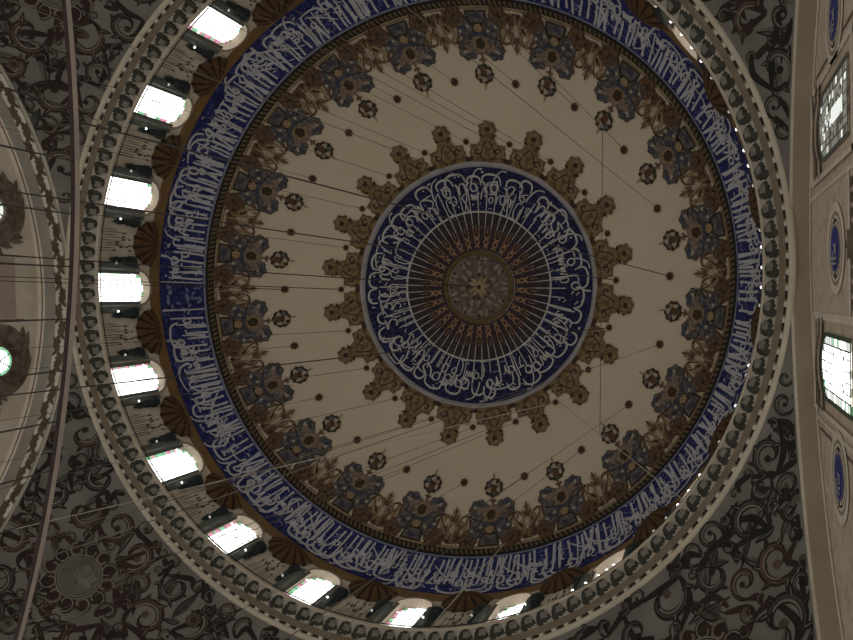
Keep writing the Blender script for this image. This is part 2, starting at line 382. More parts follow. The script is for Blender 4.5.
for i in range(300):
    u = U0 + 0.5 + (LEN - 1.1) * rnd.random(); v = rnd.uniform(0.15, SB - .25); rr = rnd.uniform(.1, .2); a0 = rnd.uniform(0, 6)
    P = [(u + rr * (1 - .6 * t) * cos(a0 + 5 * t), v + rr * (1 - .6 * t) * sin(a0 + 5 * t)) for t in lin(0, 1, 9)]
    band.strip(P, 0.016, bmap(0.008), paleblue)
# cartouche of painted foliage at the start of the verse
for i in range(26):
    u = U0 + LEN - 0.15 + rnd.uniform(-.42, .42); v = rnd.uniform(.25, 1.75); a = rnd.uniform(0, 6)
    band.fan(leaf(u, v, a, .22, .06), m1, paleblue)
band.strip([(U0 + LEN - .62, .06), (U0 + LEN - .62, SB - .1)], .03, m1, white)
band.strip([(U0 + LEN + .42, .06), (U0 + LEN + .42, SB - .1)], .03, m1, white)
inscr = band.build('inscription_band', ceiling, label='deep blue band with dense white calligraphy')
ln = MB()
ln.grid(lambda t, s: dome(r_at(s), t, 0.03), TH, [SB - .10, SB - .02], paleblue, closed=True)
ln.build('border_line', inscr, label='pale blue line above the calligraphy')
# rope moulding: twisted gold and black
rope = MB()
NT = 330; SR0 = SB; SR1 = s_at(R_ROPE)
def ropef(t, q):
    a = PI * q
    return dome(r_at(SR0 + (SR1 - SR0) * q), t + 0.9 * q, 0.10 * sin(a))
rope.grid(ropef, [i * 360 / (NT * 2) for i in range(NT * 2)], lin(0, 1, 6), lambda i, j: black if i % 2 == 0 or j in (0,) else gold, closed=True)
rope.build('rope_border', ceiling, label='twisted black and gold rope moulding')
cl = MB(); cl.grid(lambda t, s: dome(r_at(s), t, 0.02), TH, [SR1, SR1 + .09], fl_tan, closed=True)
cl.build('border_line', ceiling)

# --- floral sprays, palmettes, rosettes: one of each, then copies turned about the dome's axis
def spray_map(thc, off):
    return lambda x, r: dome(r, thc + x / max(r, .5) * 180 / PI, off + .03)
def flower(bm, x, r, rad, thc, petals, pm, cm, out=None, base=0.02):
    rr = rad * 0.82
    if out: bm.fan(lobed(x, r, rad * 1.1, rr * 1.1, petals, .10), spray_map(thc, base), out)
    bm.fan(lobed(x, r, rad, rr, petals, .13), spray_map(thc, base + .012), pm)
    for k in range(petals):
        a = 2 * PI * k / petals + .3
        bm.strip([(x + .3 * rad * cos(a), r + .3 * rr * sin(a)), (x + .85 * rad * cos(a), r + .85 * rr * sin(a))], rad * .035, spray_map(thc, base + .02), cm)
    bm.fan(lobed(x, r, rad * .34, rr * .34, 6, .1), spray_map(thc, base + .028), cm)
def spray(thc, seed):
    q = random.Random(seed); b = MB(); mp = lambda o: spray_map(thc, o)
    # trailing tendrils
    for s in (-1, 1):
        P = smooth_path([(s * 1.28, 9.0), (s * 1.1, 8.72), (s * .75, 8.72), (s * .5, 8.9)], 5); b.strip(P, .028, mp(.012), fl_brown)
        P = smooth_path([(s * 1.3, 9.35), (s * 1.0, 9.2), (s * .7, 9.25), (s * .45, 9.05)], 5); b.strip(P, .03, mp(.012), fl_brown)
        for k in range(7):
            b.fan(leaf(s * q.uniform(.55, 1.25), q.uniform(8.85, 9.4), q.uniform(0, 6.3), q.uniform(.16, .3), .055), mp(.014), q.choice((fl_brown, fl_tan, fl_tan, fl_brown)))
    # bell shaped bloom on the rope
    b.fan([(-.40, 9.47), (.40, 9.47), (.38, 9.33), (.30, 9.2), (.14, 9.1), (-.14, 9.1), (-.30, 9.2), (-.38, 9.33)], mp(.02), fl_core)
    b.fan([(-.33, 9.44), (.33, 9.44), (.30, 9.31), (.22, 9.2), (-.22, 9.2), (-.30, 9.31)], mp(.032), fl_blue)
    b.fan(lobed(0, 9.36, .16, .06), mp(.04), fl_deep)
    for s in (-1, 1):
        flower(b, s * .80, 9.33, .30, thc, 6, fl_brown, fl_core, dkbrown)
        b.fan(lobed(s * .74, 9.28, .12, .09, 5, .2), mp(.05), sc_rose)
        flower(b, s * .52, 9.06, .28, thc, 5, fl_blue, fl_deep, fl_core)
        for k in range(4): b.fan(lobed(s * .52 + .17 * cos(k * 1.6 + .4), 9.06 + .13 * sin(k * 1.6 + .4), .06, .04, 3, .2, n=10), mp(.054), fl_pink if k % 2 else fl_pale)
        b.fan(leaf(s * .25, 9.05, PI / 2 + s * .6, -.45, .09), mp(.03), fl_deep)
        b.fan(leaf(s * .12, 9.02, -PI / 2 + s * .35, .33, .10), mp(.034), fl_deep)
        b.fan(leaf(s * .62, 9.15, -PI / 2 + s * .5, .5, .10), mp(.026), fl_brown)
        b.fan(leaf(s * 1.02, 9.2, -PI / 2 - s * .3, .42, .08), mp(.026), fl_tan)
        # big paired blooms
        flower(b, s * .50, 8.52, .34, thc, 7, fl_blue, fl_core, fl_core, .02)
        b.fan(lobed(s * .43, 8.56, .17, .12, 5, .25), mp(.052), fl_pink)
        b.fan(lobed(s * .60, 8.45, .10, .07, 5, .25), mp(.052), fl_pale)
        b.fan(lobed(s * .55, 8.36, .16, .07, 4, .25), mp(.054), fl_deep)
    b.fan(lobed(0, 9.06, .20, .14, 6, .08), mp(.04), fl_core)
    b.fan(lobed(0, 9.06, .16, .11, 6, .08), mp(.046), fl_tan)
    b.fan([(-.30, 8.98), (.30, 8.98), (.34, 8.86), (.12, 8.80), (-.12, 8.80), (-.34, 8.86)], mp(.044), fl_deep)
    # heart flower
    b.fan(lobed(0, 8.64, .36, .27, 6, .10), mp(.044), fl_pink)
    b.fan(lobed(0, 8.67, .25, .2, 8, .12), mp(.05), fl_tan)
    b.fan(lobed(0, 8.68, .17, .15, 5, .06), mp(.056), fl_core)
    return b
sp_b = spray(9, 3)
sp0 = sp_b.build('floral_spray', ceiling)
def tip(thc):
    b = MB(); mp = lambda o: spray_map(thc, o)
    b.strip([(0, 8.45), (.02, 8.3), (0, 8.08)], .03, mp(.02), fl_brown)
    b.strip([(-.12, 8.22), (0, 8.28), (.12, 8.22)], .03, mp(.022), fl_brown)
    b.fan(lobed(0, 7.84, .36, .29, 9, .09), mp(.02), fl_core)
    for k in range(6):
        a = 2 * PI * k / 6 + .5
        b.fan(lobed(.2 * cos(a), 7.84 + .16 * sin(a), .095, .075, 3, .15), mp(.032), (fl_pale, fl_blue, fl_pale, fl_tan, fl_pale, fl_blue)[k])
    b.fan(lobed(0.0, 7.93, .12, .10, 4, .2), mp(.04), rust)
    b.fan(leaf(0, 7.58, -PI / 2, .25, .035), mp(.02), fl_tan)
    return b
tp0 = tip(9).build('tip_rosette', sp0)
def sprig(thc):
    q = random.Random(12); b = MB(); mp = lambda o: spray_map(thc, o)
    for k in range(13):
        a = -PI / 2 + (k - 6) * .2 + q.uniform(-.08, .08)
        b.fan(leaf(q.uniform(-.12, .12), q.uniform(9.25, 9.47), a, q.uniform(.4, .72) * (1.05 - .05 * abs(k - 6)), .07), mp(.012 + .002 * k), q.choice((fl_brown, fl_tan, fl_brown, dkbrown)))
    b.strip(smooth_path([(0, 9.45), (.04, 9.0), (-.03, 8.62)], 5), .03, mp(.045), fl_brown)
    for s in (-1, 1):
        b.fan(leaf(0, 8.9, -PI / 2 + s * .7, .3, .06), mp(.04), fl_brown)
        b.fan(leaf(0, 8.75, -PI / 2 + s * .5, .25, .05), mp(.044), fl_tan)
        b.strip(smooth_path([(s * .1, 9.2), (s * .4, 8.95), (s * .5, 8.75), (s * .38, 8.68)], 5), .025, mp(.03), fl_brown)
        b.fan(lobed(s * .3, 9.3, .17, .12, 5, .2), mp(.05), q.choice((fl_brown, fl_tan)))
        b.fan(lobed(s * .3, 9.3, .07, .05, 5, .2), mp(.056), fl_core)
    b.fan(lobed(0, 9.05, .09, .16, 0, 0), mp(.05), fl_pale)
    b.fan(leaf(0, 8.64, -PI / 2, .2, .05), mp(.046), rust)
    return b
sg0 = sprig(0).build('leaf_sprig', ceiling)
def rosette(thc, r, rad):
    b = MB(); mp = lambda o: spray_map(thc, o)
    b.fan(lobed(0, r, rad, rad * .88, 8, .18), mp(.015), rust)
    b.fan(lobed(0, r, rad * .6, rad * .5, 6, .12), mp(.025), dkbrown)
    return b
ro0 = rosette(0, 7.65, .145).build('cable_rosette', ceiling)
ri0 = rosette(0, 5.69, .125).build('cable_rosette', ceiling)
def palmette(thc):
    q = random.Random(5); b = MB(); mp = lambda o: spray_map(thc, o)
    b.fan([(-.81, 4.97), (-.80, 5.12), (-.72, 5.16), (-.76, 5.3), (-.70, 5.44), (-.74, 5.55), (-.60, 5.60), (-.42, 5.60), (-.34, 5.70), (-.29, 5.82), (-.25, 5.95), (.25, 5.95), (.29, 5.82), (.34, 5.70), (.42, 5.60), (.60, 5.60), (.74, 5.55), (.70, 5.44), (.76, 5.3), (.72, 5.16), (.80, 5.12), (.81, 4.97)], mp(.015), ochre, (0, 5.2))
    b.fan(lobed(0, 6.12, .36, .29, 7, .12, .5), mp(.018), ochre)
    b.fan(lobed(0, 6.16, .22, .18, 7, .15), mp(.026), ochre2)
    b.fan(lobed(0, 6.13, .11, .09, 5, .2), mp(.034), dkbrown)
    for s in (-1, 1):
        b.fan(lobed(s * .42, 5.34, .24, .2, 6, .1), mp(.024), ochre2)
        b.strip([(s * .42 + .16 * (1 - .5 * t) * cos(5 * t * s), 5.34 + .14 * (1 - .5 * t) * sin(5 * t * s)) for t in lin(0, 1, 9)], .03, mp(.03), dkbrown)
        b.fan(leaf(s * .52, 5.45, PI / 2 - s * .9, .26, .06), mp(.02), ochre)
        b.fan(leaf(s * .17, 5.86, PI / 2 - s * 1.2, .22, .06), mp(.024), dkbrown)
        b.fan(leaf(s * .12, 5.1, PI / 2 - s * .25, .55, .08), mp(.028), ochre2)
        b.strip(smooth_path([(s * .1, 5.0), (s * .3, 5.15), (s * .2, 5.5), (s * .05, 5.7)], 4), .025, mp(.034), dkbrown)
        b.fan(lobed(s * .72, 5.06, .12, .1, 5, .2), mp(.02), dkbrown)
    b.fan(lobed(0, 5.75, .11, .14), mp(.03), ochre2)
    return b
pa0 = palmette(9).build('gilt_palmette', ceiling)
for k in range(1, 20):
    for o, rm in ((sp0, 8.7), (sg0, 9.1), (ro0, 7.65), (ri0, 5.69), (pa0, 5.5)):
        c = copy_tree(o, ceiling); c.rotation_euler = (0, 0, R_(18 * k))
        sx, sy = lean(rm); a = R_(18 * k)
        c.location = (sx - (sx * cos(a) - sy * sin(a)), sy - (sx * sin(a) + sy * cos(a)), 0)
        for ch in c.children:                     # the tip rosette sits higher on the leaning dome
            tx, ty = lean(7.84); tx -= sx; ty -= sy
            ch.location = (tx * cos(a) + ty * sin(a) - tx, -tx * sin(a) + ty * cos(a) - ty, 0)

# --- central roundel
rd = MB()
rd.grid(lambda t, r: dome(r, t), TH, [R_A2, 4.2, 3.6, R_M], blue2, closed=True)
rd.grid(lambda t, r: dome(r, t), TH, [R_M, 2.4, R_G], maroon, closed=True)
def cmap(off):
    return lambda u, v: dome(max(R_G, R_A2 - v), u / 4.0 * 180 / PI, off)
cm1 = cmap(.012); cm2 = cmap(.02); cm3 = cmap(.028)
CL = 2 * PI * 4.0
pos = 0.3; i = 0
lp, up = 1.0, 1.3
uend = 1.0 + CL
while True:
    st, dt, ad = word_strokes(LIGHT[i % len(LIGHT)]); i += 1
    if lp <= up:
        sc, sx = 1.40, 0.84
        if lp + ad * sc * sx > uend: break
        put(rd, st, dt, lp, .56, sc, .034, cm2, white2, sx, 1.66, 1.0); lp += ad * sc * sx * .84
    else:
        sc, sx = 1.12, 0.84
        if up + ad * sc * sx > uend: break
        put(rd, st, dt, up, 1.0, sc, .030, cm1, white2, sx, 1.66, 1.0); up += ad * sc * sx + .12
for k in range(34):
    u = CL * (k + .6 * rnd.random()) / 34; wd = rnd.uniform(.45, .8); h = rnd.uniform(.10, .34)
    rd.strip(smooth_path([(u, h + .34), (u + .03, h + .1), (u + wd * .4, h), (u + wd * .85, h + .08), (u + wd, h + .36)], 5), [.014 + .026 * sin(PI * t) for t in lin(.1, .95, 21)], cm1, white2)
for k in range(150):
    u = CL * rnd.random(); v = rnd.uniform(.12, 1.6); q = rnd.uniform(.03, .055)
    if k % 2: rd.fan([(u + q, v), (u, v + q), (u - q, v), (u, v - q)], cm1, white2)
    else: rd.strip([(u - .07, v - .05), (u + .07, v + .05)], [.028, .012], cm1, white2)
rd.grid(lambda t, r: dome(r, t, .03), TH, [R_M + .035, R_M - .035], white2, closed=True)
NR = 60
for k in range(NR):                               # the uprights run on as rays towards the boss
    u = CL * (k + .5) / NR
    rd.strip([(u, R_A2 - r) for r in lin(3.55 + .6 * rnd.random(), 2.4, 5)], [.024] * 5, cm3, white2)
    rd.strip([(u, R_A2 - r) for r in lin(2.4, 2.12, 4)], [.032] * 4, cm3, orange)
for k in range(NR // 2):                          # each pair of rays plaits into a figure of eight
    u0 = CL * (2 * k + 1) / NR; hw = CL / NR * .5
    for s in (-1, 1):
        P = []
        for t in lin(0, 1, 15):
            r = 2.12 - .52 * t; P.append((u0 + s * hw * 1.0 * cos(2 * PI * t), R_A2 - r))
        rd.strip(P, .05, cm3, orange)
    rd.strip([(u0, R_A2 - 2.5), (u0, R_A2 - 2.2)], .028, cm2, orange)
roundel = rd.build('calligraphy_roundel', ceiling, label='dark blue roundel of calligraphy with rays at the crown of the dome')
gr = MB()
gr.grid(lambda t, q: dome(R_A - (R_A - R_A2) * q, t, .09 * sin(PI * q)), TH, lin(0, 1, 6), greyst, closed=True)
gr.build('grey_rim', roundel, smooth=True, label='plain grey moulded rim of the roundel')
bo = MB()
bo.grid(lambda t, q: dome(R_G - (R_G - R_G2) * q, t, .10 * sin(PI * q) + .01), TH, lin(0, 1, 5), goldring, closed=True)
bo.build('gilt_ring', roundel, smooth=True, label='gilt ring round the boss')
bs = MB()
bs.grid(lambda t, r: dome(r, t), TH[::3], [R_G2, .9, .5, .02], taupeC, closed=True)
bm_ = lambda o: (lambda x, y: dome(math.hypot(x, y), math.degrees(math.atan2(y, x)), o))
for n, rr, l, w, m, off in ((18, .95, .34, .075, pearl, .015), (18, .78, .3, .06, taupeC, .02), (12, .55, .36, .08, pearl, .025), (12, .4, .3, .05, dkbrown, .022), (9, .2, .3, .07, yel, .03)):
    for k in range(n):
        a = 2 * PI * (k + .5 * (n == 18)) / n
        bs.fan(leaf(rr * cos(a), rr * sin(a), a + (.5 if n == 18 else .25) * (1 if k % 2 else -1), l, w), bm_(off), m)
for k in range(24):
    a = 2 * PI * k / 24
    bs.fan(lobed(1.2 * cos(a), 1.2 * sin(a), .06, .06, n=8), bm_(.02), pearl if k % 2 else dkbrown)
bs.fan(lobed(0, 0, .24, .24, 8, .15), bm_(.036), yel)
bs.fan(lobed(0, 0, .09, .09, 8, .1), bm_(.05), fl_core)
bs.build('boss', roundel, label='taupe and straw coloured arabesque boss')

# ------------------------------------------------------------------ drum with its twenty windows
RW = 10.36
drum = empty('wall_drum', kind='structure', label='drum of arched windows below the dome')
bb = MB()
TW = lin(0, 360, 361)[:-1]
bb.grid(lambda t, p: ((p[0]) * cos(R_(t)), (p[0]) * sin(R_(t)), p[1]), TW, [(R_C + .01, 22.60), (R_C - .04, 22.40), (RW - .02, 22.28), (RW, 22.02)], brownb, closed=True)
bb.build('brown_band', drum, smooth=True)
HW = 0.585; ZS = 21.42; ZB = 19.06; DEP = 0.30         # window half width, springing, sill, reveal depth
def cyl(x, z, off=0.0):
    """point on the drum wall by arc distance x from azimuth 0; off towards the room"""
    t = x / RW; r = RW - off
    return (r * cos(t), r * sin(t), z)
def arch_pts(hw, zs, zb, n=12):
    return [(-hw, zb)] + [(-hw, zs - (zs - zb) * .5)] + [(hw * -cos(PI * i / n), zs + hw * sin(PI * i / n)) for i in range(n + 1)] + [(hw, zs - (zs - zb) * .5), (hw, zb)]
BAY = 2 * PI * RW / 20 / 2
wl = MB()
AP = arch_pts(HW, ZS, ZB)
OUT = []
for (x, z) in AP:
    if z < ZS: OUT.append((math.copysign(BAY, x), z))
    else:
        a = math.atan2(z - ZS, x); c_ = cos(a); s_ = sin(a)
        k = min(BAY / max(1e-6, abs(c_)), (22.06 - ZS) / max(1e-6, s_)); OUT.append((c_ * k, ZS + s_ * k))
n = len(AP)
wl.add([cyl(*p) for p in AP] + [cyl(*p) for p in OUT], [(i, i + 1, n + i + 1, n + i) for i in range(n - 1)], stone)
for s in (-1, 1): wl.add([cyl(s * BAY, 22.06), cyl(s * BAY * .97, 22.06), cyl(s * BAY * .97, 21.6), cyl(s * BAY, 21.6)], [(0, 1, 2, 3)], stone)
w0 = wl.build('drum_wall', drum)
# pier dressing at the bay's left edge (azimuth -9): panel, streaks, shell corbel, and two colonnettes with capitals
pd = MB()
PH = BAY
pm = lambda off: (lambda x, z: cyl(x - PH, z, off))
pd.fan([(-.42, 19.06), (.42, 19.06), (.42, 21.3), (-.42, 21.3)], pm(.03), stone)
q = random.Random(4)
for k in range(9):
    x = -.36 + .09 * k
    z0 = q.uniform(19.3, 19.7); z1 = q.uniform(20.2, 21.0)
    pd.strip([(x, z0), (x + q.uniform(-.02, .02), (z0 + z1) / 2), (x, z1)], [.006, .014, .006], pm(.04), streak)
for k in range(12):
    x = q.uniform(-.38, .38); z = q.uniform(20.1, 20.9)
    pd.fan(leaf(x, z, PI / 2 + q.uniform(-.2, .2), q.uniform(.15, .3), .035), pm(.045), streak)
p0 = pd.build('pier_panel', drum)
sh = MB()
def shellf(a, q_):
    # fluted half bowl hanging from the brown band
    fl = 0.06 * abs(sin(7 * a))
    rr = (1.0 - fl * .6) * q_
    x = .86 * rr * cos(a); z = 22.06 - 1.0 * rr * sin(a)
    return cyl(x - PH, z, .03 + .30 * (1 - q_ ** 2) + fl * q_)
sh.grid(shellf, lin(0, PI, 43), lin(.05, 1, 9), lambda i, j: shelld if (i % 6) in (0, 5) else shellb)
sh.build('shell_corbel', p0, smooth=False, label='fluted umber shell corbel')
for s in (-1, 1):
    cb = MB()
    cx = s * .88
    cb.tube([cyl(cx - PH, 19.06, .06), cyl(cx - PH, 20.2, .06), cyl(cx - PH, 21.2, .06)], [.14, .14, .12], teal, 10)
    cb.grid(lambda t, z: cyl(s * (.80 + .34 * t) - PH, z, .035), [0, 1], [19.06, 20, 21.5], teal)
    co = cb.build('colonnette', p0, smooth=True)
    kp = MB()
    prof = [(.10, 20.46), (.17, 20.54), (.20, 20.68), (.18, 20.78), (.22, 20.9), (.24, 21.06), (.20, 21.2), (.10, 21.26)]
    xc = s * .74
    kp.grid(lambda t, p: cyl(xc - PH + p[0] * cos(t), p[1], .06 + p[0] * .7 * sin(t)), lin(-.3, PI + .3, 11), prof, dkteal)
    kp.fan(leaf(s * .72, 20.55, -PI / 2 - s * .15, .62, .15), pm(.10), dkteal)
    kp.fan(leaf(s * .80, 20.5, -PI / 2 + s * .25, .45, .10), pm(.12), dkteal)
    kp.build('capital', co, smooth=True)
for k in range(1, 20):
    for o in (w0, p0):
        c = copy_tree(o, drum); c.rotation_euler = (0, 0, R_(18 * k))
# windows
def make_window(i):
    root = empty('window_1', kind='structure')
    f = MB()
    A = arch_pts(HW, ZS, ZB); Bk = arch_pts(HW * 1.0, ZS, ZB)
    n = len(A)
    f.add([cyl(*p) for p in A] + [cyl(p[0], p[1], -DEP) for p in Bk], [(i, i + 1, n + i + 1, n + i) for i in range(n - 1)], reveal)
    # moulded architrave round the opening
    B2 = arch_pts(HW + .09, ZS, ZB)
    f.add([cyl(*p, .05) for p in A] + [cyl(*p, .05) for p in B2], [(i, i + 1, n + i + 1, n + i) for i in range(n - 1)], reveal)
    f.add([cyl(*p, .05) for p in B2] + [cyl(*p, 0) for p in B2], [(i, i + 1, n + i + 1, n + i) for i in range(n - 1)], teal)
    f.add([cyl(*p, .05) for p in A] + [cyl(*p, 0) for p in A], [(i, i + 1, n + i + 1, n + i) for i in range(n - 1)], reveal)
    f.build('window_frame', root)
    g = MB(); nx = 10; nz = 24; H = ZS + HW - ZB
    q = random.Random(20 + i)
    for a in range(nx):
        for b in range(nz):
            x0 = -HW + 2 * HW * a / nx; x1 = x0 + 2 * HW / nx; z0 = ZB + H * b / nz; z1 = z0 + H / nz
            xm = (x0 + x1) / 2; zm = (z0 + z1) / 2
            lim = HW if zm < ZS else sqrt(max(0, HW * HW - (zm - ZS) ** 2))
            if abs(xm) > lim + .04: continue
            edge = abs(xm) > lim - .09 or (zm > ZS and abs(xm) > lim - .12)
            m = W_HOT
            if edge: m = q.choice((W_GRN, W_PNK, W_HOT, W_PNK) if i % 2 else (W_GRN, W_GRN, W_PNK, W_HOT))
            d = -DEP + .03
            g.add([cyl(x0, z0, d), cyl(x1, z0, d), cyl(x1, z1, d), cyl(x0, z1, d)], [(0, 1, 2, 3)], m)
    g.build('window_pane', root)
    l = MB()
    for a in range(1, 4):
        x = -HW + 2 * HW * a / 4; zt = ZS + sqrt(max(0, HW * HW - x * x))
        l.tube([cyl(x, ZB, -DEP + .06), cyl(x, zt, -DEP + .06)], .012, lattice, 4)
    for b in range(1, 9):
        z = ZB + H * b / 9; lim = HW if z < ZS else sqrt(max(0, HW * HW - (z - ZS) ** 2))
        l.tube([cyl(-lim, z, -DEP + .06), cyl(lim, z, -DEP + .06)], .012, lattice, 4)
    l.build('window_lattice', root)
    bkp = MB()
    return root
protos = [make_window(0), make_window(1)]
for k in range(20):
    o = protos[k] if k < 2 else copy_tree(protos[k % 2])
    o.name = 'window_%d' % (k + 1); o.rotation_euler = (0, 0, R_(18 * k))
    o['label'] = 'arched drum window bright with daylight'

# ------------------------------------------------------------------ cornice ring under the drum
corn = empty('trim_1', kind='structure', label='circular moulded cornice between pendentives and drum')
def ring(prof, name, m, **kw):
    b = MB()
    b.grid(lambda t, p: (p[0] * cos(R_(t)), p[0] * sin(R_(t)), p[1]), TW, prof, m, closed=True)
    return b.build(name, corn, smooth=True, **kw)
ring([(10.38, 19.08), (10.06, 19.20), (10.02, 19.23), (9.99, 19.20), (9.99, 19.14), (10.02, 19.10), (10.035, 19.08)], 'lip', lipm)
# leaf frieze: relief with dark leaf and grey egg alternating
fr = MB(); NL = 140; SUB = 12
pr0 = (10.035, 19.08); pr1 = (10.30, 18.72)
def frz_f(i, v):
    t = 360 * i / (NL * SUB); ph = (i % SUB) / SUB
    h = 0.0
    d = ((ph - .5) / .42) ** 2 + ((v - .48) / .47) ** 2
    if d < 1: h = .09 * sqrt(1 - d)
    nx, nz = -.815, -.58
    r = pr0[0] + (pr1[0] - pr0[0]) * v + nx * h * .7; z = pr0[1] + (pr1[1] - pr0[1]) * v + nz * h * .7
    return (r * cos(R_(t)), r * sin(R_(t)), z)
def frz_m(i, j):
    # dark green leaf with grey heart; shade of the relief's hollows painted in too
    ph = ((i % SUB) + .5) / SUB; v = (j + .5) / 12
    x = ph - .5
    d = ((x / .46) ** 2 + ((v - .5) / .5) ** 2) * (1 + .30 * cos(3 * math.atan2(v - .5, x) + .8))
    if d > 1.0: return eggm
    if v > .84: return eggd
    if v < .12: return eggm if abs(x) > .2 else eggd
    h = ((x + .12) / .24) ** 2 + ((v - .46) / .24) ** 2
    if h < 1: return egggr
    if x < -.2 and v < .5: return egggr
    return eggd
fr.grid(frz_f, list(range(NL * SUB)), lin(0, 1, 13), frz_m, closed=True)
fr.build('leaf_frieze', corn, label='frieze of dark leaves on a pale ground')
ring([(10.30, 18.72), (10.31, 18.69), (10.35, 18.66), (10.395, 18.64), (10.40, 18.61)], 'fascia', fascia)
bd = MB(); NBD = 180
def bd_f(i, v):
    t = 360 * i / (NBD * 6)
    r = 10.40 + .085 * v; z = 18.61 - .09 * v
    return (r * cos(R_(t)), r * sin(R_(t)), z)
bd.grid(bd_f, list(range(NBD * 6)), lin(0, 1, 4), lambda i, j: beadd if (i % 6) in (0, 1, 2) and j > 0 else (fascia if (i % 6) in (3,) or j == 0 else torus), closed=True)
bd.build('bead_strip', corn, label='bead strip of dark dashes')
ring([(10.48, 18.53)] + [(10.56 + .080 * cos(a), 18.475 + .075 * sin(a)) for a in lin(PI * .95, PI * 2.0, 9)] + [(10.645, 18.7), (10.645, 19.6)], 'torus', torus)

# ------------------------------------------------------------------ pendentives
AX = 10.5
def zpar(th):
    z0 = 8.76 + 0.8 * cos(R_(th)); return z0, 10.56 ** 2 + (18.44 - z0) ** 2
def pen_pt(th, rho, off=0.0):
    z0, R2 = zpar(th); k = sqrt(max(1e-4, R2 - rho * rho)); Rr = sqrt(R2)
    f = 1 - off / Rr
    return (rho * f * cos(R_(th)), rho * f * sin(R_(th)), z0 + k * f)
def rho_max(th):
    c = max(abs(cos(R_(th))), abs(sin(R_(th)))); z0, R2 = zpar(th)
    return min(AX / c, sqrt(R2) * .985)
def arc_len(th, rho):
    z0, R2 = zpar(th); Rr = sqrt(R2); return Rr * (math.asin(min(1, rho / Rr)) - math.asin(10.56 / Rr))
def rho_of(th, s):
    z0, R2 = zpar(th); Rr = sqrt(R2); return Rr * sin(min(1.5, s / Rr + math.asin(10.56 / Rr)))
SC = 11.4
